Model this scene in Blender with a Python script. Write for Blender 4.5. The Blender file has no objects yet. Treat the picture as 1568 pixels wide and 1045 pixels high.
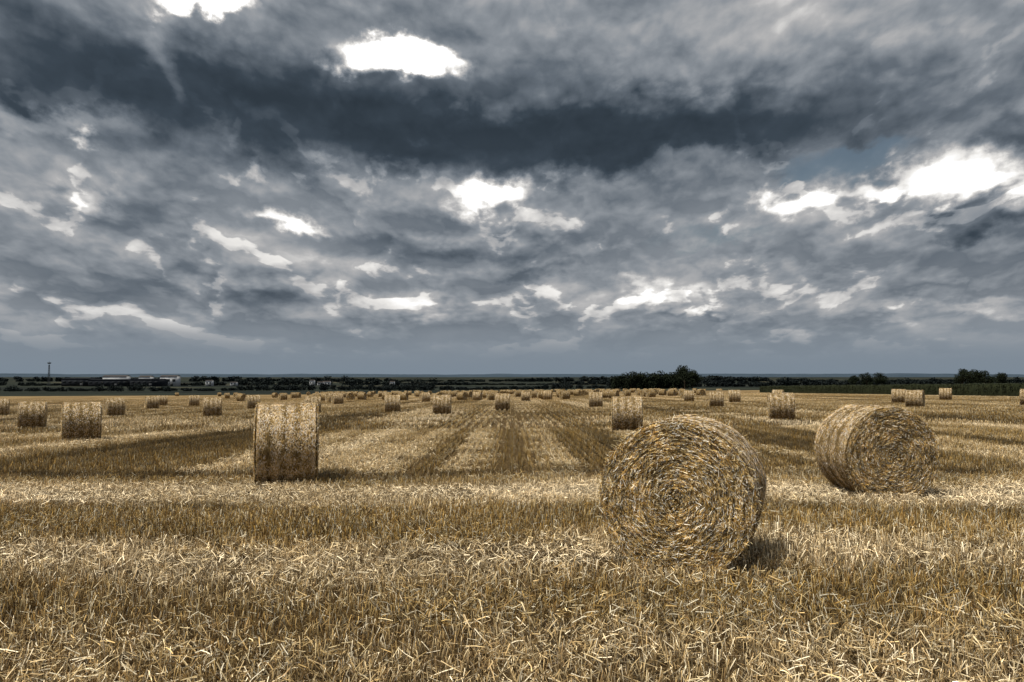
import bpy, math, random
import numpy as np
from mathutils import Vector, noise as mn
rng = np.random.default_rng(7)
random.seed(7)
scene = bpy.context.scene
COL = scene.collection

# ------------------------------------------------------------------ terrain
PD = [-500, 0, 6, 60, 400, 800, 1500, 3000, 6000, 9000, 30000]
PZ = [0, 0, 0, -0.95, -6.3, -9.0, -14.0, -16.0, -12.0, -6.0, -6.0]
def gz(x, y):
    x = np.asarray(x, float); y = np.asarray(y, float)
    z = np.interp(y, PD, PZ)
    fade = np.clip((y-8)/25, 0, 1)*np.clip((1500-y)/900, 0, 1)
    return z + 2.5*np.tanh(x*0.01/2.5)*fade

# ------------------------------------------------------------------ helpers
def link(o, col=None):
    (col or COL).objects.link(o); return o

def mesh_obj(name, verts, faces, cols=None, mats=(), matidx=None, smooth=False, col=None, do_link=True):
    me = bpy.data.meshes.new(name)
    verts = np.asarray(verts, dtype=np.float32)
    if isinstance(faces, np.ndarray):
        k = faces.shape[1]
        me.vertices.add(len(verts)); me.vertices.foreach_set("co", verts.ravel())
        me.loops.add(faces.size); me.loops.foreach_set("vertex_index", faces.ravel().astype(np.int32))
        me.polygons.add(len(faces))
        me.polygons.foreach_set("loop_start", np.arange(0, faces.size, k, dtype=np.int32))
        me.polygons.foreach_set("loop_total", np.full(len(faces), k, dtype=np.int32))
    else:
        me.from_pydata(verts.tolist(), [], faces)
    for m in mats: me.materials.append(m)
    if matidx is not None:
        me.polygons.foreach_set("material_index", np.asarray(matidx, dtype=np.int32))
    if smooth:
        me.polygons.foreach_set("use_smooth", np.ones(len(me.polygons), dtype=bool))
    me.update(calc_edges=True)
    if cols is not None:
        a = me.color_attributes.new("Col", 'FLOAT_COLOR', 'POINT')
        c = np.ones((len(verts), 4), dtype=np.float32); c[:, :3] = cols
        a.data.foreach_set("color", c.ravel())
    o = bpy.data.objects.new(name, me)
    if do_link: link(o, col)
    return o

def ribbons(base, d, side, length, width, c0, c1, bend=None, segs=1):
    n = len(base)
    V = np.zeros((n, (segs+1)*2, 3)); C = np.zeros((n, (segs+1)*2, 3))
    for s in range(segs+1):
        t = s/segs
        p = base + d*(length*t)[:, None]
        if bend is not None: p = p + bend*(t*t)
        w = (width*0.5*(1-0.25*t))[:, None]
        V[:, 2*s] = p - side*w; V[:, 2*s+1] = p + side*w
        C[:, 2*s] = C[:, 2*s+1] = c0*(1-t)+c1*t
    F = []
    k = (segs+1)*2
    off = np.arange(n)*k
    for s in range(segs):
        F.append(np.stack([off+2*s, off+2*s+1, off+2*s+3, off+2*s+2], 1))
    return V.reshape(-1, 3), np.concatenate(F), C.reshape(-1, 3)

def unit(v): return v/np.maximum(np.linalg.norm(v, axis=1, keepdims=True), 1e-9)

def merge(parts):
    Vs, Fs, Cs = [], [], []; o = 0
    for v, f, c in parts:
        Vs.append(v); Fs.append(f+o); Cs.append(c); o += len(v)
    return np.concatenate(Vs), np.concatenate(Fs), np.concatenate(Cs)

class NT:
    def __init__(s, tree): s.t = tree; s.n = tree.nodes; s.l = tree.links
    def put(s, sock, v):
        if isinstance(v, bpy.types.NodeSocket): s.l.new(v, sock)
        elif v is not None: sock.default_value = v
    def m(s, op, a, b=None, c=None, clamp=False):
        nd = s.n.new('ShaderNodeMath'); nd.operation = op; nd.use_clamp = clamp
        s.put(nd.inputs[0], a); s.put(nd.inputs[1], b); s.put(nd.inputs[2], c)
        return nd.outputs[0]
    def v(s, op, a, b=None):
        nd = s.n.new('ShaderNodeVectorMath'); nd.operation = op
        s.put(nd.inputs[0], a)
        if b is not None:
            if op == 'SCALE': s.put(nd.inputs[3], b)
            else: s.put(nd.inputs[1], b)
        return nd.outputs['Value'] if op == 'LENGTH' else nd.outputs[0]
    def xyz(s, x, y, z=0.0):
        nd = s.n.new('ShaderNodeCombineXYZ'); s.put(nd.inputs[0], x); s.put(nd.inputs[1], y); s.put(nd.inputs[2], z)
        return nd.outputs[0]
    def noise(s, vec, scale, detail=6, rough=0.55, dist=0.0, color=False, dim='3D'):
        nd = s.n.new('ShaderNodeTexNoise'); nd.noise_dimensions = dim; s.put(nd.inputs['Vector'], vec)
        nd.inputs['Scale'].default_value = scale; nd.inputs['Detail'].default_value = detail
        nd.inputs['Roughness'].default_value = rough; nd.inputs['Distortion'].default_value = dist
        return nd.outputs['Color' if color else 'Fac']
    def vor(s, vec, scale, detail=2.0, rough=0.5):
        nd = s.n.new('ShaderNodeTexVoronoi'); s.put(nd.inputs['Vector'], vec)
        nd.voronoi_dimensions = '2D'; nd.feature = 'F1'; nd.normalize = True
        nd.inputs['Scale'].default_value = scale; nd.inputs['Detail'].default_value = detail
        nd.inputs['Roughness'].default_value = rough
        return nd.outputs['Distance']
    def mr(s, val, a, b, c=0.0, d=1.0, smooth=True):
        nd = s.n.new('ShaderNodeMapRange'); nd.interpolation_type = 'SMOOTHSTEP' if smooth else 'LINEAR'
        s.put(nd.inputs[0], val)
        for i, q in enumerate((a, b, c, d)): s.put(nd.inputs[i+1], q)
        return nd.outputs[0]
    def ramp(s, fac, stops):
        nd = s.n.new('ShaderNodeValToRGB'); s.put(nd.inputs[0], fac)
        el = nd.color_ramp.elements
        while len(el) < len(stops): el.new(0.5)
        for e, (p, c) in zip(el, stops): e.position = p; e.color = (*c, 1)
        return nd.outputs[0]
    def mix(s, f, a, b, mode='MIX'):
        nd = s.n.new('ShaderNodeMix'); nd.data_type = 'RGBA'; nd.blend_type = mode
        s.put(nd.inputs[0], f)
        s.put(nd.inputs[6], a if isinstance(a, bpy.types.NodeSocket) else (*a, 1))
        s.put(nd.inputs[7], b if isinstance(b, bpy.types.NodeSocket) else (*b, 1))
        return nd.outputs[2]

def new_mat(name, rough=0.7, spec=0.3):
    m = bpy.data.materials.new(name); m.use_nodes = True
    t = NT(m.node_tree); b = m.node_tree.nodes['Principled BSDF']
    b.inputs['Roughness'].default_value = rough
    b.inputs['Specular IOR Level'].default_value = spec
    return m, t, b

# ------------------------------------------------------------------ materials
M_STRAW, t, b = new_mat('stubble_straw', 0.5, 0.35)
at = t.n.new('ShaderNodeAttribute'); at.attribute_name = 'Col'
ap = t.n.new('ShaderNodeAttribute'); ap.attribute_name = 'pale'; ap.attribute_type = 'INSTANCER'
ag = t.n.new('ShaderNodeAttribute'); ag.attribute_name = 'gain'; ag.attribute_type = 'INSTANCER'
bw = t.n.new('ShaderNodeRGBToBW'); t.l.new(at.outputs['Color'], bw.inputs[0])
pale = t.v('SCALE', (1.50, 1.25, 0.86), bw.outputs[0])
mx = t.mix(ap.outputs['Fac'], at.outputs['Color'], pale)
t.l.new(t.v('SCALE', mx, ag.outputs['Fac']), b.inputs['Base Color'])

M_BALE, t, b = new_mat('bale_straw', 0.5, 0.4)
at = t.n.new('ShaderNodeAttribute'); at.attribute_name = 'Col'
oi = t.n.new('ShaderNodeTexCoord')
k = t.mr(t.noise(oi.outputs['Object'], 3.5, 4, 0.6), 0.3, 0.7, 0.8, 1.2)
t.l.new(t.v('SCALE', at.outputs['Color'], k), b.inputs['Base Color'])

def simple_noise_mat(name, c1, c2, scale, rough=0.9, bump=0.0):
    m, t, b = new_mat(name, rough, 0.15)
    g = t.n.new('ShaderNodeNewGeometry')
    nz = t.noise(g.outputs['Position'], scale, 6, 0.65)
    t.l.new(t.ramp(nz, [(0.3, c1), (0.7, c2)]), b.inputs['Base Color'])
    return m

M_CORE, t, b = new_mat('bale_core', 0.9, 0.1)
tc = t.n.new('ShaderNodeTexCoord')
sp = t.n.new('ShaderNodeSeparateXYZ'); t.l.new(tc.outputs['Object'], sp.inputs[0])
zz = t.m('SUBTRACT', sp.outputs[2], 0.69)
rr = t.m('SQRT', t.m('ADD', t.m('MULTIPLY', sp.outputs[0], sp.outputs[0]), t.m('MULTIPLY', zz, zz)))
th = t.m('ARCTAN2', zz, sp.outputs[0])
vec = t.xyz(t.m('MULTIPLY', rr, 60), t.m('MULTIPLY', th, 6), t.m('MULTIPLY', sp.outputs[1], 60))
nz = t.noise(vec, 1.0, 6, 0.7)
t.l.new(t.ramp(nz, [(0.3, (0.03, 0.018, 0.008)), (0.5, (0.15, 0.10, 0.04)), (0.72, (0.42, 0.31, 0.16))]), b.inputs['Base Color'])
bn = t.n.new('ShaderNodeBump'); bn.inputs['Strength'].default_value = 0.9; bn.inputs['Distance'].default_value = 0.03
t.l.new(nz, bn.inputs['Height']); t.l.new(bn.outputs[0], b.inputs['Normal'])

# ground
M_GROUND, t, b = new_mat('field_ground', 0.95, 0.1)
g = t.n.new('ShaderNodeNewGeometry'); pos = g.outputs['Position']
sp = t.n.new('ShaderNodeSeparateXYZ'); t.l.new(pos, sp.inputs[0])
fine = t.noise(pos, 30.0, 6, 0.8)
nearc = t.ramp(fine, [(0.35, (0.012, 0.007, 0.003)), (0.52, (0.07, 0.042, 0.016)), (0.66, (0.36, 0.26, 0.11))])
sv = t.xyz(t.m('MULTIPLY', sp.outputs[0], 1.0), t.m('MULTIPLY', sp.outputs[1], 0.02))
streak = t.noise(sv, 0.5, 7, 0.72)
sv2 = t.xyz(t.m('MULTIPLY', sp.outputs[0], 0.10), t.m('MULTIPLY', sp.outputs[1], 0.05))
pt = t.noise(sv2, 1.0, 4, 0.6)
stsum = t.m('ADD', t.m('MULTIPLY', streak, 0.6), t.m('MULTIPLY', pt, 0.4))
farc = t.ramp(stsum, [(0.38, (0.06, 0.038, 0.016)), (0.47, (0.14, 0.092, 0.04)), (0.55, (0.27, 0.19, 0.09)), (0.63, (0.44, 0.34, 0.19))])
fieldc = t.mix(t.mr(sp.outputs[1], 60, 150), nearc, farc)
fv = t.xyz(t.m('MULTIPLY', sp.outputs[0], 0.003), t.m('MULTIPLY', sp.outputs[1], 0.006))
fn = t.noise(fv, 1.0, 3, 0.5)
crops = t.ramp(fn, [(0.40, (0.008, 0.011, 0.009)), (0.54, (0.014, 0.018, 0.012)), (0.60, (0.025, 0.032, 0.02)), (0.66, (0.11, 0.09, 0.055)), (0.70, (0.02, 0.026, 0.018))])
edge = t.m('ADD', sp.outputs[1], t.m('MULTIPLY', t.noise(pos, 0.01, 2), 60))
t.l.new(t.mix(t.mr(edge, 418, 424), fieldc, crops), b.inputs['Base Color'])
bn = t.n.new('ShaderNodeBump'); bn.inputs['Strength'].default_value = 0.8; bn.inputs['Distance'].default_value = 0.05
t.l.new(t.m('ADD', fine, streak), bn.inputs['Height']); t.l.new(bn.outputs[0], b.inputs['Normal'])

M_LEAF = simple_noise_mat('dark_foliage', (0.004, 0.007, 0.004), (0.022, 0.030, 0.014), 0.8)
M_WOOD = simple_noise_mat('valley_woods', (0.006, 0.010, 0.012), (0.02, 0.027, 0.025), 0.02)
M_CORN = simple_noise_mat('corn_leaves', (0.006, 0.009, 0.003), (0.022, 0.026, 0.010), 1.5)
M_BARK = simple_noise_mat('bark', (0.03, 0.022, 0.015), (0.08, 0.06, 0.04), 6)
M_HILL = simple_noise_mat('hazy_hills', (0.026, 0.045, 0.068), (0.045, 0.068, 0.095), 0.002)  # bluish tone is aerial haze put into the base colour
M_WHITE = simple_noise_mat('white_cladding', (0.35, 0.37, 0.40), (0.55, 0.56, 0.58), 0.2)
M_DARKB = simple_noise_mat('dark_cladding', (0.008, 0.010, 0.014), (0.02, 0.023, 0.03), 0.2)
M_ROOF = simple_noise_mat('roof_sheet', (0.04, 0.035, 0.035), (0.07, 0.06, 0.055), 0.3)
M_GLASS = simple_noise_mat('dark_window', (0.01, 0.012, 0.015), (0.03, 0.035, 0.04), 1)
M_STEEL = simple_noise_mat('mast_steel', (0.03, 0.035, 0.04), (0.07, 0.075, 0.08), 1)

# ------------------------------------------------------------------ ground sheet
ax = np.concatenate([[0], np.linspace(2, 60, 30), np.geomspace(66, 14000, 45)])
xs = np.concatenate([-ax[::-1][:-1], ax])
ys = np.concatenate([-np.geomspace(400, 4, 14), np.linspace(0, 60, 61), np.geomspace(63, 13000, 90)])
X, Y = np.meshgrid(xs, ys)
Z = gz(X, Y)
nx, ny = len(xs), len(ys)
idx = np.arange(nx*ny).reshape(ny, nx)
F = np.stack([idx[:-1, :-1], idx[:-1, 1:], idx[1:, 1:], idx[1:, :-1]], -1).reshape(-1, 4)
mesh_obj('ground', np.stack([X, Y, Z], -1).reshape(-1, 3), F, mats=[M_GROUND], smooth=True)

# ------------------------------------------------------------------ straw colours
PAL = np.array([[0.60, 0.36, 0.08], [0.72, 0.48, 0.15], [0.38, 0.205, 0.045], [0.84, 0.67, 0.35],
                [0.97, 0.89, 0.68], [0.18, 0.10, 0.025], [0.62, 0.43, 0.17]])  # palest tones stand in for white glints on the straw
def pick(n, w):
    w = np.array(w, float); w /= w.sum()
    c = PAL[rng.choice(len(PAL), n, p=w)]
    return c*rng.uniform(0.75, 1.1, (n, 1))

# ------------------------------------------------------------------ stubble tiles
tiles = bpy.data.collections.new('stubble_tiles')
def rand_side(d):
    n = len(d); r = unit(rng.normal(size=(n, 3)))
    return unit(np.cross(d, r))

def stem_tile(name, size, spacing, step, h, w, jit=0.10, chaff=0.5, lean=0.2, brk=0.12):
    rows = int(round(size/spacing)); B = []; K = []; H_ = []
    for r in range(rows):
        x = -size/2 + (r+0.5)*spacing
        y = -size/2
        while y < size/2:
            k = rng.integers(2, 7)
            cx = x + rng.normal()*spacing*jit; kg = rng.choice([0.45, 0.75, 1.0, 1.2, 1.3]); kh = rng.uniform(0.7, 1.2)
            for _ in range(k):
                B.append((cx+rng.normal()*0.3*step, y+rng.normal()*step*0.35, -0.01)); K.append(kg); H_.append(kh)
            y += step*rng.uniform(0.5, 1.5)
    B = np.array(B); n = len(B); K = np.array(K)[:, None]; H_ = np.array(H_)
    d = np.stack([rng.normal(0, lean, n), rng.normal(0, lean, n), np.ones(n)], 1)
    broken = rng.random(n) < brk
    d[broken, :2] *= 5
    d = unit(d)
    L = rng.uniform(0.5, 1.1, n)*h*H_
    c = pick(n, [4, 4, 3, 2.4, 3.0, 2.5, 3])*K
    sgn = rand_side(d)
    parts = [ribbons(B, d, sgn, L, rng.uniform(0.7, 1.3, n)*w, c*0.10, c*1.2,  # dark feet, pale tips: straw tone plus shade between stems put into colour
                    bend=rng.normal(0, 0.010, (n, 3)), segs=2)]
    m = int(n*chaff)
    b2 = np.stack([rng.uniform(-size/2, size/2, m), rng.uniform(-size/2, size/2, m), rng.uniform(0.0, 0.06, m)], 1)
    a = rng.uniform(0, 2*np.pi, m)
    d2 = unit(np.stack([np.cos(a), np.sin(a), rng.normal(0.4, 0.6, m)], 1))
    c2 = pick(m, [2, 2, 1, 3, 3, 1, 2])*(0.35+8*b2[:, 2:3])  # low chaff darkened, shade near the ground put into its colour
    parts.append(ribbons(b2, d2, rand_side(d2), rng.uniform(0.3, 0.7, m)*h, rng.uniform(0.6, 1.1, m)*w, c2, c2,
                    bend=rng.normal(0, 0.02, (m, 3)), segs=1))
    V, F, C = merge(parts)
    mesh_obj(name, V, F, C, [M_STRAW], col=tiles)

def lying_tile(name, size, n, Lm, w, hmax):
    b0 = np.stack([rng.uniform(-size/2, size/2, n), rng.uniform(-size/2, size/2, n), rng.uniform(0.0, 1, n)**1.2*hmax], 1)
    a = rng.uniform(0, 2*np.pi, n)
    d = unit(np.stack([np.cos(a), np.sin(a), rng.normal(0.35, 0.6, n)], 1))
    L = rng.uniform(0.4, 1.3, n)*Lm
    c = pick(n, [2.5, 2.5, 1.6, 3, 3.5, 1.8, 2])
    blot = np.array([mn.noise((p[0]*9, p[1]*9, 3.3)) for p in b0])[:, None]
    sh = (0.18+0.82*b0[:, 2:3]/hmax)*(1.05+1.0*blot)  # deeper straws darkened: shade inside the mat painted in, plus random blotches
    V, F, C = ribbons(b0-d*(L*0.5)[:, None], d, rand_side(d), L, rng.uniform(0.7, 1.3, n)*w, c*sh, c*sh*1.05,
                      bend=rng.normal(0, 0.016, (n, 3)), segs=2)
    mesh_obj(name, V, F, C, [M_STRAW], col=tiles)

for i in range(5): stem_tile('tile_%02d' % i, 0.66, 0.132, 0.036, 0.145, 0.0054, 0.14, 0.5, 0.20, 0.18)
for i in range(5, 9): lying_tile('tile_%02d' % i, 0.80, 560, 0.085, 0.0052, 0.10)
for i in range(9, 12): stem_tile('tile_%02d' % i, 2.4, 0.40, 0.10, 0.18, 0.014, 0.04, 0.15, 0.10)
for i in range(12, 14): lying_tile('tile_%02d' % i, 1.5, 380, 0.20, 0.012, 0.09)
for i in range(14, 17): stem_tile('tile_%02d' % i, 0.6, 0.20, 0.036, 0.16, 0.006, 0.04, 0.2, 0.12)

pts, rot, scl, tid, pal, gai = [], [], [], [], [], []
def put(x, y, r, s, t, p, g):
    pts.append((x, y, float(gz(x, y)))); rot.append(r); scl.append(s); tid.append(t); pal.append(min(max(p, 0), 1)); gai.append(min(max(g, 0.25), 1.4))
def surf(x, y):
    """(lying-straw amount, paleness, brightness) of the harvested surface"""
    n = mn.noise((x*0.16, y*0.5, 3.0)); n2 = mn.noise((x*0.5, y*0.9, 13.0))
    yy = y + 0.9*mn.noise((x*0.22, 0, 9.0)) + 0.3*mn.noise((x*0.9, 0, 4.0))
    if yy < 16.6:
        ks = [3, 5.0, 5.7, 6.5, 7.1, 7.5, 8.6, 9.0, 11.4, 11.9, 13.6, 14.3, 15.0, 15.6, 16.2, 16.6]
        m = np.interp(yy, ks, [.5, .5, .35, .3, .5, .75, .65, .08, .05, .8, .85, .2, .2, .1, .1, .3])
        p = np.interp(yy, ks, [.4, .4, .25, .2, .5, .75, .6, .0, .0, .75, .8, .15, .1, .1, .1, .2])
        g = np.interp(yy, ks, [1.1, 1.1, 1.0, .95, 1.15, 1.3, 1.15, .82, .78, 1.3, 1.35, .9, .85, .38, .38, .85])
        return m+n*0.5, p+n*.35+n2*.2, g+n*.35+n2*.35
    s = abs(x + 0.3*mn.noise((0, y*0.05, 5.0)))
    tr = max(0, 1-abs(s-1.1)/0.40)
    mid = max(0, 1-s/0.65); out_ = max(0, 1-abs(s-1.9)/0.4)
    st = mn.noise((x*0.45, y*0.012, 1.0))*1.3 + mn.noise((x*1.2, y*0.015, 31.0))*1.5
    pt_ = mn.noise((x*0.07, y*0.10, 8.0))*0.9
    v = st*0.75 + pt_*0.6
    if s < 2.4: v = tr*(0.55+0.5*mn.noise((x, y*0.2, 77))) - mid*0.6 - out_*0.6 + pt_*.4
    return 0.08+v*.8, 0.15+v*0.7, 0.92+v*0.8
y = 2.4
while y < 34:
    hw = 0.70*y + 2.0; x = -hw
    head = y < 15.4
    while x < hw:
        m, p, g = surf(x, y)
        gap = 15.4 <= y + 0.5*mn.noise((x*0.3, 1, 1)) < 16.2
        if not head: xg = round(x/0.6)*0.6
        r = (math.pi/2 if head else 0) + math.pi*random.randint(0, 1)
        if not gap or random.random() < 0.6:
            hs = 1.0 + 0.4*mn.noise((x*0.3, y*0.3, 7)) + (0.12 if 8.8 < y < 11.6 else 0)
            stems = m < 0.6 or random.random() < 0.5
            if stems:
                if head: put(x+random.uniform(-.06, .06), y, r, max(hs, 0.95), random.randint(0, 4), p, g)
                else: put(xg, y, r, hs*0.95, random.randint(14, 16), p, g)
            if not stems or random.random() < (0.1 if head else 0.0) + m*1.1:
                put(x+random.uniform(-.1, .1), y+random.uniform(-.1, .1), random.uniform(0, 6.28), random.uniform(1.0, 1.2), random.randint(5, 8), p, g)
        x += 0.6
    y += 0.6
y = 35.2
while y < 200:
    hw = 0.66*y + 4; x = -math.ceil(hw/1.2)*1.2; j = 0
    while x < hw:
        if x < 68:
            m, p, g = surf(x, y)
            if j % 2 == 0: put(x, y, math.pi*random.randint(0, 1), 1.0, random.randint(9, 11), p, g)
            if y < 130 and random.random() < m*0.8:
                put(x, y+random.uniform(-1, 1), random.uniform(0, 6.28), 1.0, random.randint(12, 13), p, g)
        x += 1.2; j += 1
    y += 2.4
me = bpy.data.meshes.new('stubble'); me.from_pydata(pts, [], [])
for nm, ty, dat in (('rotz', 'FLOAT', rot), ('scl', 'FLOAT', scl), ('tid', 'INT', tid), ('pale', 'FLOAT', pal), ('gain', 'FLOAT', gai)):
    a = me.attributes.new(nm, ty, 'POINT'); a.data.foreach_set('value', dat)
stub = link(bpy.data.objects.new('stubble', me))
ng = bpy.data.node_groups.new('scatter', 'GeometryNodeTree')
ng.interface.new_socket('Geometry', in_out='INPUT', socket_type='NodeSocketGeometry')
ng.interface.new_socket('Geometry', in_out='OUTPUT', socket_type='NodeSocketGeometry')
gi = ng.nodes.new('NodeGroupInput'); go = ng.nodes.new('NodeGroupOutput')
ip = ng.nodes.new('GeometryNodeInstanceOnPoints'); ci = ng.nodes.new('GeometryNodeCollectionInfo')
ci.inputs['Collection'].default_value = tiles; ci.inputs['Separate Children'].default_value = True; ci.inputs['Reset Children'].default_value = True
def na(nm, ty):
    n = ng.nodes.new('GeometryNodeInputNamedAttribute'); n.data_type = ty; n.inputs['Name'].default_value = nm
    return n.outputs['Attribute']
cx = ng.nodes.new('ShaderNodeCombineXYZ'); ng.links.new(na('rotz', 'FLOAT'), cx.inputs[2])
L = ng.links.new
L(gi.outputs[0], ip.inputs['Points']); L(ci.outputs[0], ip.inputs['Instance'])
ip.inputs['Pick Instance'].default_value = True
L(na('tid', 'INT'), ip.inputs['Instance Index']); L(cx.outputs[0], ip.inputs['Rotation'])
L(na('scl', 'FLOAT'), ip.inputs['Scale']); L(ip.outputs[0], go.inputs[0])
md = stub.modifiers.new('scatter', 'NODES'); md.node_group = ng

# ------------------------------------------------------------------ bales
R = 0.74
def bale_mesh(name, length, nface, nbarrel, w, seg=96, seed=0, ringk=0.12):
    CZ = R - 0.05
    prof = [(0.02, 0)]
    for r in np.linspace(0.06, R-0.06, 16): prof.append((r, 0.012*math.sin(r*70+seed)))
    prof += [(R-0.03, 0.015), (R-0.008, 0.045), (R, 0.09)]
    half = [(r, -length/2+o) for r, o in prof]
    mid = [(R+0.006*math.sin(k*1.7+seed), y) for k, y in enumerate(np.linspace(-length/2+0.16, length/2-0.16, 12))]
    back = [(r, -y) for r, y in half[::-1]]
    P = half+mid+back
    def bump(sx, y, sz): return mn.noise((sx*2.2+seed, y*2.5, sz*2.2))*0.030
    V = []
    for r, y in P:
        for s in range(seg):
            a = 2*math.pi*s/seg
            sx, sz = math.cos(a), math.sin(a)
            nzv = bump(sx, y, sz) + mn.noise((sx*7*r+seed, y*8, sz*7*r))*0.010
            rr_ = r*(1+nzv*1.1) if r > 0.1 else r
            yy = y + (nzv*0.7*(1 if y > 0 else -1) if abs(y) > length/2-0.06 else 0)
            zz_ = sz*rr_
            if zz_ < -R*0.92: zz_ = -R*0.92 + (zz_+R*0.92)*0.5
            V.append((sx*rr_, yy, zz_+CZ))
    V = np.array(V); np_ = len(P)
    F = np.array([[i*seg+s, i*seg+(s+1) % seg, (i+1)*seg+(s+1) % seg, (i+1)*seg+s] for i in range(np_-1) for s in range(seg)])
    C = np.full((len(V), 3), 0.3)
    parts = [(V, F, C)]; ncore = len(F)
    lk = max(1.0, w/0.0044)**0.5
    for sgn in (-1, 1):
        n = nface
        r = np.sqrt(rng.random(n))*(R-0.012)
        a = rng.uniform(0, 2*np.pi, n)
        wob = np.array([mn.noise((math.cos(q)*p*3, math.sin(q)*p*3, seed+9)) for q, p in zip(a, r)])
        arc = np.array([mn.noise(((p+0.025*wb)*44, math.cos(q+p*3)*4.5, math.sin(q+p*3)*4.5+seed)) for q, p, wb in zip(a, r, wob)])
        arc2 = np.array([mn.noise((p*95, math.cos(q)*12, math.sin(q)*12+seed)) for q, p in zip(a, r)])
        ridge = np.clip(0.55+0.8*arc+0.8*arc2, 0, 1)
        out = 0.002 + 0.024*ridge*rng.uniform(0.3, 1, n) + 0.012*wob + rng.exponential(0.004, n)
        L_ = rng.uniform(0.015, 0.065, n)*np.clip(r/0.2, 0.4, 1)*lk
        dev = rng.normal(0, 0.42, n)+0.08
        wild = rng.random(n) < 0.18; dev[wild] = rng.uniform(-1.5, 1.5, wild.sum())
        ta = a + np.pi/2 + dev
        tilt = rng.normal(0, 0.25, n)
        d = unit(np.stack([np.cos(ta), sgn*tilt, np.sin(ta)], 1))
        ctr = np.stack([np.cos(a)*r, np.full(n, sgn*(length/2))+sgn*out, np.sin(a)*r+CZ], 1)
        st = ctr - d*(L_*0.5)[:, None]
        nrm = np.tile(np.array([[0, sgn, 0]]), (n, 1)) + rng.normal(0, 0.6, (n, 3))
        side = unit(np.cross(d, nrm))
        c = pick(n, [2.8, 3.2, 2.4, 2.8, 3.6, 3.0, 3])*np.array([0.95, 1.0, 1.18])*1.15
        blot = np.array([mn.noise((math.cos(q)*p*4, math.sin(q)*p*4, seed+sgn)) for q, p in zip(a, r)])
        dark = ((0.38+0.80*ridge)*(1+0.35*blot))[:, None]  # set-back straws darkened, shade of the gaps painted into their colour
        parts.append(ribbons(st, d, side, L_, rng.uniform(0.6, 1.3, n)*w, c*dark, c*dark, segs=1))
    n = nbarrel
    a = rng.uniform(0, 2*np.pi, n); y = rng.uniform(-length/2+0.02, length/2-0.02, n)
    bb = np.array([bump(math.cos(q), p, math.sin(q)) for q, p in zip(a, y)])
    rad = R*(1+bb*1.1) + rng.uniform(-0.004, 0.010, n)
    dev = rng.normal(0, 0.6, n)
    d = unit(np.stack([-np.sin(a)*np.cos(dev), np.sin(dev), np.cos(a)*np.cos(dev)], 1))
    zc = np.sin(a)*rad; zc = np.where(zc < -R*0.92, -R*0.92+(zc+R*0.92)*0.5, zc)
    ctr = np.stack([np.cos(a)*rad, y, zc+CZ], 1)
    nr = np.stack([np.cos(a), np.zeros(n), np.sin(a)], 1)
    L_ = rng.uniform(0.015, 0.05, n)
    side = unit(np.cross(d, nr + rng.normal(0, 0.22, (n, 3))))
    c = pick(n, [2, 3, 0.6, 4, 4.5, 0.6, 3])*np.array([0.98, 0.98, 1.15])*1.08
    ring = (1-ringk*(np.abs(np.sin(y*np.pi/0.062)) < 0.25))[:, None]
    c = c*ring
    parts.append(ribbons(ctr-d*(L_*0.5)[:, None]-nr*0.003, d, side, L_, rng.uniform(0.8, 1.4, n)*w, c, c, bend=-nr*(L_**2/(2*R))[:, None], segs=1))
    n = nbarrel//40
    a = rng.uniform(0, 2*np.pi, n); y = rng.choice([-1, 1], n)*(length/2-rng.uniform(0, 0.05, n))
    nr = np.stack([np.cos(a), np.zeros(n), np.sin(a)], 1)
    d = unit(nr + rng.normal(0, 0.8, (n, 3)))
    ctr = np.stack([np.cos(a)*R, y, np.sin(a)*R+CZ], 1)
    c = pick(n, [1, 2, 1, 3, 3, 1, 1])
    parts.append(ribbons(ctr, d, rand_side(d), rng.uniform(0.03, 0.07, n), np.full(n, w*0.8), c, c, bend=rng.normal(0, .01, (n, 3)), segs=2))
    V, F, C = merge(parts)
    mi = np.ones(len(F), int); mi[:ncore] = 0
    o = mesh_obj(name, V, F, C, [M_CORE, M_BALE], mi, do_link=False)
    return o.data
near_mesh = [bale_mesh('bale_near_%d' % k, Lg, 36000, 36000, 0.0045, 128, k*3.1) for k, Lg in enumerate((1.2, 1.15, 1.02))]
mid_mesh = [bale_mesh('bale_mid_%d' % k, 1.2, 5000, 12000, 0.009, 64, k*2.3+1, 0.0) for k in range(3)]
far_mesh = [bale_mesh('bale_far_%d' % k, 1.2, 500, 1100, 0.026, 32, k*1.3+2, 0.0) for k in range(2)]
for o in list(bpy.data.objects):
    if o.name.startswith('bale_'): bpy.data.objects.remove(o)

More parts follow.
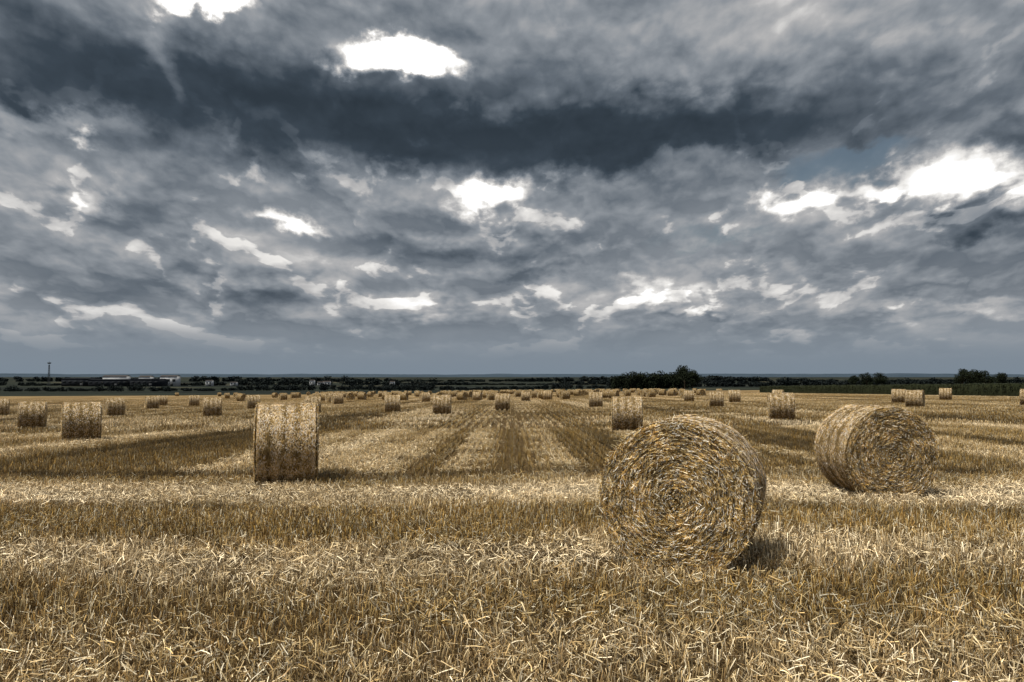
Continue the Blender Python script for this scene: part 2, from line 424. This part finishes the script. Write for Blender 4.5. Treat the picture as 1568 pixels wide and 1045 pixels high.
def bale(x, y, yaw, me, s=1.0):
    o = bpy.data.objects.new('hay_bale', me); link(o)
    o.location = (x, y, float(gz(x, y))); o.rotation_euler = (0, 0, math.radians(yaw)); o.scale = (s, s, s)
bale(1.73, 8.0, -21, near_mesh[0], 0.99)
bale(5.86, 12.95, 3, near_mesh[1], 1.0)
bale(-4.15, 14.75, -75, near_mesh[2], 1.02)
mids = [(-41.0, 64, -60), (-24.0, 40, -62), (-15.3, 28.4, -60), (-29.9, 60, -50), (-21.0, 56, -70), (4.60, 32, -97), (13.8, 41, -102),
        (-37.9, 84, -55), (-9.6, 64, -80), (-4.9, 56, -88), (-0.8, 67, -90), (7.65, 73, -95), (17.9, 70, -100), (-15.5, 62, -70), (-26, 80, -60),
        (31.3, 62, -125), (37.8, 78, -120), (38.5, 58, 55), (41.5, 64, -130), (24.5, 88, 80), (31, 93, 60), (47.8, 88, 60),
        (-46.0, 105, -60), (-39.5, 99, -60), (-21.9, 100, -60), (-27, 119, -50), (-12.2, 112, -70), (-5.3, 122, 80), (1.9, 112, -90), (5.4, 122, 85), (21.5, 97, 80)]
for i, (x, y, a) in enumerate(mids): bale(x, y, a, mid_mesh[i % 3], random.uniform(0.96, 1.0))
k = 0
for y0 in np.arange(126, 400, 12):
    n = int(12 - 3*(y0-126)/272)
    for j in range(n):
        x = (random.uniform(-0.25, 0.23) if j < n-1 else random.uniform(-0.5, 0.3))*y0
        yy = y0 + random.uniform(-6, 6)
        if x > 64: continue
        bale(x, yy, random.choice([-80, -70, 80, 60, 20]), far_mesh[k % 2], random.uniform(0.95, 1.02)); k += 1
for x, y in ((-43, 150), (-60, 175), (-75, 210), (-52, 190), (-90, 260), (-110, 300), (-70, 330)): bale(x, y, -60, far_mesh[0])

# ------------------------------------------------------------------ foliage clumps
def leaves(centers, radii, per, size):
    B = []
    for c, r in zip(centers, radii):
        n = int(per)
        u = unit(rng.normal(size=(n, 3)))*(rng.random((n, 1))**0.45)
        B.append(np.array(c) + u*np.array(r))
    B = np.concatenate(B); n = len(B)
    a = unit(rng.normal(size=(n, 3))); b_ = unit(np.cross(a, rng.normal(size=(n, 3))))
    s = rng.uniform(0.5, 1.2, (n, 1))*size
    V = np.stack([B-a*s*0.5, B+b_*s*0.4, B+a*s*0.5, B-b_*s*0.35], 1).reshape(-1, 3)
    F = np.arange(4*n).reshape(n, 4)
    return V, F, np.full((len(V), 3), 0.5)
def tube(p0, p1, r0, r1, seg=8):
    p0 = np.array(p0, float); p1 = np.array(p1, float); d = p1-p0; d /= np.linalg.norm(d)
    a = np.cross(d, [0.3, 0.9, 0.2]); a /= np.linalg.norm(a); b_ = np.cross(d, a)
    V = []
    for p, r in ((p0, r0), (p1, r1)):
        for s in range(seg):
            t_ = 2*math.pi*s/seg; V.append(p+r*(a*math.cos(t_)+b_*math.sin(t_)))
    F = np.array([[s, (s+1) % seg, seg+(s+1) % seg, seg+s] for s in range(seg)])
    return np.array(V), F, np.full((2*seg, 3), .5)
def tree(name, x, y, h, w):
    z = float(gz(x, y)); tr = []
    tr.append(tube((x, y, z-0.3), (x, y, z+h*0.5), h*0.035, h*0.02))
    cs, rs = [], []
    for i in range(10):
        a = rng.uniform(0, 6.28); q = rng.uniform(0.12, 0.45)*w; hh = rng.uniform(0.3, 0.8)*h
        e = (x+math.cos(a)*q, y+math.sin(a)*q, z+hh)
        tr.append(tube((x, y, z+h*rng.uniform(0.2, 0.45)), e, h*0.014, h*0.005, 6))
        cs.append(e); r = rng.uniform(0.17, 0.26)*w; rs.append((r*1.2, r*1.2, r))
    cs.append((x, y, z+0.8*h)); rs.append((w*.25, w*.25, h*.19))
    TV, TF, TC = merge(tr)
    LV, LF, LC = leaves(cs, rs, 300, h*0.055)
    V, F, C = merge([(TV, TF, TC), (LV, LF, LC)])
    mi = np.ones(len(F), int); mi[:len(TF)] = 0
    mesh_obj(name, V, F, None, [M_BARK, M_LEAF], mi)
def tree_mass(name, x0, y0, x1, y1, h, n, per=220, leaf=0.9, depth=8, mat=None, patchy=0.0):
    cs, rs = [], []; tr = []
    for i in range(n):
        t_ = (i+rng.uniform(-1.2, 1.2))/max(n-1, 1)
        x = x0+(x1-x0)*t_; y = y0+(y1-y0)*t_+rng.uniform(-depth, depth)
        env = 1+patchy*1.8*mn.noise((t_*9, y0*0.01, 0.5))
        z = float(gz(x, y)); hh = h*rng.uniform(0.6, 1.15)*max(env, 0.25)
        tr.append(tube((x, y, z-1), (x, y, z+hh*.6), hh*.03, hh*.015, 6))
        sp_ = abs(x1-x0)/n
        for q in (0.2, 0.45, 0.7):
            r = hh*rng.uniform(0.24, 0.34)
            cs.append((x+rng.normal()*hh*.15, y, z+hh*q)); rs.append((max(r*1.3, sp_*1.1), r*1.1, r))
    TV, TF, TC = merge(tr); LV, LF, LC = leaves(cs, rs, per, leaf)
    V, F, C = merge([(TV, TF, TC), (LV, LF, LC)])
    mi = np.ones(len(F), int); mi[:len(TF)] = 0
    mesh_obj(name, V, F, None, [M_BARK, mat or M_WOOD], mi)
tree_mass('distant_tree_row', 65, 500, 106, 500, 10.5, 24, 320, 0.9, 4, M_LEAF)
tree('tree', 104, 480, 14.5, 13); tree('tree', 109, 482, 12, 10)
for x, y, h, w in ((226, 400, 10.5, 9), (233, 402, 10, 9), (240, 405, 9.5, 9), (250, 408, 8.5, 7), (196, 440, 9, 7), (206, 445, 9, 8), (190, 442, 7.5, 6)):
    tree('tree', x, y, h, w)
tree_mass('distant_woodland', -420, 640, -60, 620, 4.5, 110, 60, 1.3, 30, None, .8)
tree_mass('distant_woodland', -100, 560, 70, 560, 3.5, 70, 60, 1.0, 20, None, .8)
tree_mass('distant_woodland', 110, 620, 420, 560, 5, 110, 60, 1.4, 25, None, .7)
tree_mass('distant_woodland', -900, 1250, 200, 1350, 8, 170, 60, 3, 80, None, .8)
tree_mass('distant_woodland', 100, 1500, 1200, 1400, 8, 170, 60, 3, 80, None, .8)
tree_mass('distant_woodland', -1600, 2600, 1700, 2600, 10, 260, 50, 7, 200, None, .8)

def corn():
    parts = []
    x0, x1, y0, y1, H = 72, 150, 100, 232, 2.1
    gx = np.linspace(x0, x1, 60); gy = np.linspace(y0, y1, 90)
    A, B = np.meshgrid(gx, gy)
    T = gz(A, B)+H*0.86+rng.normal(0, 0.08, A.shape)
    G = gz(A, B)-0.2
    V = np.concatenate([np.stack([A, B, T], -1).reshape(-1, 3), np.stack([A, B, G], -1).reshape(-1, 3)])
    ii = np.arange(A.size).reshape(A.shape); N = A.size
    F = [np.stack([ii[:-1, :-1], ii[:-1, 1:], ii[1:, 1:], ii[1:, :-1]], -1).reshape(-1, 4)]
    for e in (ii[0], ii[-1], ii[:, 0], ii[:, -1]):
        F.append(np.stack([e[:-1], e[1:], e[1:]+N, e[:-1]+N], -1))
    parts.append((V, np.concatenate(F), np.full((len(V), 3), .5)))
    n = 30000
    x = np.where(rng.random(n) < 0.45, x0+rng.exponential(0.6, n), rng.uniform(x0, x1, n))
    y = np.where(rng.random(n) < 0.35, y0+rng.exponential(0.6, n), rng.uniform(y0, y1, n))
    z = gz(x, y)+rng.uniform(0.15, 1, n)**0.6*H*0.95
    a = rng.uniform(0, 6.28, n)
    d = unit(np.stack([np.cos(a), np.sin(a), rng.uniform(-0.2, 1.2, n)], 1))
    base = np.stack([x, y, z-0.2], 1)
    parts.append(ribbons(base, d, rand_side(d), rng.uniform(0.4, 0.8, n), np.full(n, 0.09), np.full((n, 3), .5), np.full((n, 3), .5),
                         bend=np.tile([[0, 0, -0.25]], (n, 1)), segs=2))
    V, F, C = merge(parts)
    mesh_obj('corn_field', V, F, None, [M_CORN])
corn()

def hills(name, dist, base, amp, seed):
    xs_ = np.linspace(-9000, 9000, 400); V = []; n = len(xs_)
    for row, (dy, k) in enumerate(((0, 0), (500, 0.7), (900, 1.0), (1600, 0.6))):
        for x in xs_:
            h = base + amp*(mn.noise((x*0.0005, seed, 0))+0.4*mn.noise((x*0.003, seed, 2))+0.12*mn.noise((x*0.02, seed, 4)))
            V.append((x, dist+dy, -20+(h+20)*k))
    F = np.array([[r*n+i, r*n+i+1, (r+1)*n+i+1, (r+1)*n+i] for r in range(3) for i in range(n-1)])
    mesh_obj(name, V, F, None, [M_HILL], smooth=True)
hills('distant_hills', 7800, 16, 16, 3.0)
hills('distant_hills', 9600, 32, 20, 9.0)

def box(c, s):
    x, y, z = c; a, b_, h = s
    V = np.array([(x+i*a/2, y+j*b_/2, z+k*h) for k in (0, 1) for j in (-1, 1) for i in (-1, 1)])
    F = np.array([[0, 1, 3, 2], [4, 6, 7, 5], [0, 4, 5, 1], [1, 5, 7, 3], [3, 7, 6, 2], [2, 6, 4, 0]])
    return V, F
def warehouse(name, x, y, w, d, h, wall, roof, pitched=True):
    z = float(gz(x, y)); e = link(bpy.data.objects.new(name, None)); e.location = (x, y, z)
    def part(nm, V, F, m):
        o = mesh_obj(nm, V, F, None, [m]); o.parent = e
    V, F = box((0, 0, -1), (w, d, h+1)); part('walls', V, F, wall)
    rh = d*0.12 if pitched else 0.6
    V = np.array([(-w/2-.5, -d/2-.5, h+.02), (w/2+.5, -d/2-.5, h+.02), (w/2+.5, d/2+.5, h+.02), (-w/2-.5, d/2+.5, h+.02), (-w/2-.5, 0, h+rh), (w/2+.5, 0, h+rh)])
    o = mesh_obj('roof', V, [(0, 1, 5, 4), (2, 3, 4, 5), (0, 4, 3), (1, 2, 5), (0, 3, 2, 1)], None, [roof]); o.parent = e
    n = max(2, int(w/7)); Vs, Fs = [], []
    for i in range(n):
        v, f = box((-w/2+w*(i+.5)/n, -d/2-.03, h*.45), (w/n*.55, .1, h*.28)); Fs.append(f+8*i); Vs.append(v)
    part('windows', np.concatenate(Vs), np.concatenate(Fs), M_GLASS)
    v, f = box((w*.2, -d/2-.06, 0), (4, .12, h*.4)); part('door', v, f, M_STEEL)
warehouse('warehouse', -610, 1130, 40, 30, 11, M_DARKB, M_DARKB, False)
warehouse('warehouse', -560, 1120, 55, 30, 9.5, M_DARKB, M_DARKB, False)
warehouse('warehouse', -505, 1110, 40, 28, 10, M_DARKB, M_DARKB, False)
warehouse('warehouse', -575, 1160, 34, 14, 14.0, M_WHITE, M_ROOF)
warehouse('warehouse', -534, 1165, 16, 14, 13.5, M_WHITE, M_ROOF)
warehouse('warehouse', -497, 1160, 24, 14, 14.0, M_WHITE, M_ROOF)
for i in range(12):
    x = rng.uniform(-0.62, -0.1)*1150; y = 1160+rng.uniform(0, 60)
    if -640 < x < -470: continue
    warehouse('distant_house', x, y, rng.uniform(6, 10), 8, rng.uniform(5, 8), M_WHITE, M_ROOF)
def mast(x, y, H):
    z = float(gz(x, y)); e = link(bpy.data.objects.new('radio_tower', None)); e.location = (x, y, z)
    P = []
    for i, j in ((-1, -1), (1, -1), (1, 1), (-1, 1)):
        P.append(tube((i*1.4, j*1.4, -1), (i*.5, j*.5, H-3), .25, .2, 6))
    for k in range(9):
        z0 = k*(H-3)/9; z1 = (k+1)*(H-3)/9; a = 1.4-0.9*k/9; b2 = 1.4-0.9*(k+1)/9
        for (i, j), (p, q) in (((-1, -1), (1, -1)), ((1, -1), (1, 1)), ((1, 1), (-1, 1)), ((-1, 1), (-1, -1))):
            P.append(tube((i*a, j*a, z0), (p*b2, q*b2, z1), .1, .1, 4))
    V, F, _ = merge(P); o = mesh_obj('lattice', V, F, None, [M_STEEL]); o.parent = e
    V, F, _ = merge([tube((0, 0, H-2), (0, 0, H-1), 1.0, 2.6, 16), tube((0, 0, H-1), (0, 0, H), 2.6, 2.4, 16), tube((0, 0, H), (0, 0, H+2.0), .2, .1, 6)])
    o = mesh_obj('platform', V, F, None, [M_STEEL]); o.parent = e
mast(-668, 1150, 34)

# ------------------------------------------------------------------ world
SUN_EL, SUN_AZ = 66, -117
world = bpy.data.worlds.new('World'); scene.world = world; world.use_nodes = True
t = NT(world.node_tree); t.n.clear()
out = t.n.new('ShaderNodeOutputWorld'); bg = t.n.new('ShaderNodeBackground'); bg.inputs['Strength'].default_value = 0.1
sky = t.n.new('ShaderNodeTexSky'); sky.sky_type = 'NISHITA'; sky.sun_disc = False
sky.sun_elevation = math.radians(SUN_EL); sky.sun_rotation = math.radians(SUN_AZ)
tc = t.n.new('ShaderNodeTexCoord'); sp = t.n.new('ShaderNodeSeparateXYZ'); t.l.new(tc.outputs['Generated'], sp.inputs[0])
x, y, z = sp.outputs
r = t.m('MAXIMUM', t.m('SQRT', t.m('ADD', t.m('MULTIPLY', x, x), t.m('MULTIPLY', y, y))), 0.001)
Vt = t.m('DIVIDE', z, r); az = t.m('ARCTAN2', x, y)
Vp = t.m('MAXIMUM', Vt, 0.0)
qx = t.m('DIVIDE', az, t.m('MULTIPLY_ADD', Vp, 0.22, 0.17))
def cc(dv):
    s = t.m('ADD', t.m('MAXIMUM', t.m('ADD', Vt, dv), 0.0), 0.12)
    return t.xyz(qx, t.m('MULTIPLY', t.m('LOGARITHM', s, 2.71828), 2.4), 0.0)
P0 = t.xyz(az, Vt, 0)
q0 = cc(0.0)
wq = t.v('SCALE', t.v('SUBTRACT', t.noise(q0, 2.2, 3, 0.5, color=True, dim='2D'), (0.5, 0.5, 0.5)), 0.12)
def height(dv):
    q = t.v('ADD', cc(dv), wq)
    return t.noise(q, 1.1, 7, 0.52, dim='2D'), t.vor(q, 2.4, 3.0, 0.6)
a0, v0 = height(0.0); a1, v1 = height(0.016)
w1 = t.v('MULTIPLY', t.v('SUBTRACT', t.noise(q0, 2.0, 7, 0.55, color=True, dim='2D'), (0.5, 0.5, 0.5)), (0.12, 0.07, 0))
puffw = t.xyz(0.0, t.m('MULTIPLY', t.m('SUBTRACT', v0, 0.35), -0.07), 0.0)
w2 = t.v('MULTIPLY', t.v('SUBTRACT', t.noise(P0, 22, 6, 0.62, color=True, dim='2D'), (0.5, 0.5, 0.5)), (0.04, 0.028, 0))
P = t.v('ADD', t.v('ADD', t.v('ADD', P0, w1), w2), puffw)
def blob(X, Y, sx, sy, soft=1.0):
    a = math.atan(X/100); v_ = Y/100*math.cos(a)
    d = t.v('MULTIPLY', t.v('SUBTRACT', P, (a, v_, 0)), (100/(sx*math.cos(a)**2), 100/sy, 0))
    return t.mr(t.v('LENGTH', d), 1.0+soft*0.7, max(1.0-soft, 0.0), 0, 1)
MASS = [
 (-60, 41, 20, 7, .26, 1), (-36, 36, 22, 6.5, .28, 1), (-7, 34, 32, 7.5, .22, 1), (-4, 29.5, 24, 4.2, .26, .7), (20, 31.5, 20, 5, .24, .7), (42, 34.5, 20, 6.5, .20, 1),
 (-15, 45.5, 15, 2.2, .12, 1), (63, 30, 5, 3.5, .25, .9), (-66, 36, 10, 3, .12, 1)]
BL = [
 (50, 43, 18, 5, .06, 1), (-44, 41, 2, 5, .18, 1), (-60, 33.4, 12, 1.5, .24, .8),
 (-28, 19.2, 4.0, 1.2, .5, .8), (-2.4, 23.3, 5.4, 2.4, .62, .6), (-31, 26.8, 1.4, 1.5, .3, .8),
 (-53, 31, 2, .8, .35, .8), (-53, 23.4, 4, 1, .2, .9), (22.6, 28, 5, 1.4, .2, 1), (36.5, 22.7, 3.8, 1.7, .52, .7), (47, 24.6, 7, 1.3, .38, .7),
 (58, 26.0, 5, 3.2, .50, .7), (58.7, 20.6, 8, 1.6, -.27, .8), (32, 18.6, 9, 2.6, .12, 1), (-7, 16.5, 17, 1.7, -.14, .9),
 (3, 13.3, 5, .9, -.12, .9), (-50, 21, 9, 1.5, -.10, 1), (-35, 11.2, 15, 1.8, -.12, .9), (17, 11.4, 3, 1.3, .28, .9), (23, 10, 4, 1, .16, .9), (20, 8.6, 8, .8, -.08, .9),
 (-11, 9.4, 4, 1.2, .14, .9), (48, 8.6, 5, 1, .16, .9), (59.5, 9.6, 5, 1.1, .22, .9), (34, 7.6, 10, .9, .08, 1),
 (-14.4, 41.2, 9.4, 2.8, .95, .4), (-39, 48.0, 6.5, 1.8, .9, .5), (-14.4, 40.6, 12, 4.6, .10, 1)]
mass = None
for X_, Y_, sx, sy, am, so in MASS:
    mass = t.m('MULTIPLY', blob(X_, Y_, sx, sy, so), am) if mass is None else t.m('MULTIPLY_ADD', blob(X_, Y_, sx, sy, so), am, mass)
mass = t.m('MINIMUM', mass, 0.40)
lum = t.m('SUBTRACT', 0.50, mass)
for X_, Y_, sx, sy, am, so in BL:
    lum = t.m('MULTIPLY_ADD', blob(X_, Y_, sx, sy, so), am, lum)
rel = t.m('ADD', t.m('MULTIPLY', t.m('SUBTRACT', a0, a1), 1.4), t.m('MULTIPLY', t.m('SUBTRACT', v1, v0), 0.42))
rel = t.m('MINIMUM', t.m('MAXIMUM', rel, -0.11), 0.20)
def heap(a_, v_): return t.mr(t.m('SUBTRACT', a_, t.m('MULTIPLY', v_, 0.30)), 0.375, 0.405)
c0 = heap(a0, v0); c1 = heap(a1, v1)
cap = t.m('MULTIPLY', c0, t.m('SUBTRACT', 1.0, c1))
body = t.m('MULTIPLY', c0, c1)
lowf = t.mr(Vt, 0.45, 0.22)
det = t.m('ADD', rel, t.m('MULTIPLY', t.m('SUBTRACT', a0, 0.5), -0.50))
det = t.m('MULTIPLY_ADD', t.m('MULTIPLY', cap, lowf), 0.17, det)
det = t.m('MULTIPLY_ADD', t.m('MULTIPLY', body, lowf), 0.03, det)
amp = t.m('MULTIPLY', t.mr(Vt, 0.01, 0.08), t.mr(mass, 0.05, 0.35, 1.0, 0.45))
lum = t.m('MULTIPLY_ADD', det, amp, lum)
cloud = t.ramp(lum, [(0.0, (0.022, 0.032, 0.043)), (0.18, (0.045, 0.062, 0.082)), (0.36, (0.13, 0.155, 0.185)), (0.53, (0.26, 0.285, 0.315)), (0.70, (0.45, 0.45, 0.455)), (0.88, (0.86, 0.84, 0.81)), (1.0, (1.15, 1.15, 1.15))])
cloud2 = t.mix(t.mr(Vt, -0.02, 0.09), (0.20, 0.25, 0.305), cloud)
cloud10 = t.v('SCALE', cloud2, 10.0)
gap = t.m('MAXIMUM', blob(41.5, 27.6, 9, 1.8, .5), t.m('MULTIPLY', blob(26, 18.3, 6, .9, .8), 0.6))
gap = t.m('MULTIPLY', gap, t.mr(lum, 0.72, 0.5))
skyc = t.v('MULTIPLY', sky.outputs[0], (0.62, 0.58, 0.50))
fin = t.mix(t.m('MULTIPLY', gap, 0.85), cloud10, skyc)
t.l.new(fin, bg.inputs['Color']); t.l.new(bg.outputs[0], out.inputs['Surface'])
world.cycles.sampling_method = 'NONE'

sun = bpy.data.lights.new('sun', 'SUN'); sun.energy = 5.0; sun.angle = math.radians(12.0); sun.color = (1.0, 0.93, 0.80)
so = link(bpy.data.objects.new('sun', sun))
a, e = math.radians(SUN_AZ), math.radians(SUN_EL)
dirv = Vector((math.sin(a)*math.cos(e), math.cos(a)*math.cos(e), math.sin(e)))
so.rotation_euler = dirv.to_track_quat('Z', 'Y').to_euler()

cam = bpy.data.cameras.new('camera'); cam.lens = 28; cam.sensor_width = 36; cam.clip_end = 40000; cam.clip_start = 0.05
co = link(bpy.data.objects.new('camera', cam)); co.location = (0, 0, 1.8)
co.rotation_euler = (math.radians(90+2.53), 0, 0)
scene.camera = co
scene.view_settings.view_transform = 'Standard'; scene.view_settings.look = 'None'; scene.view_settings.exposure = 0
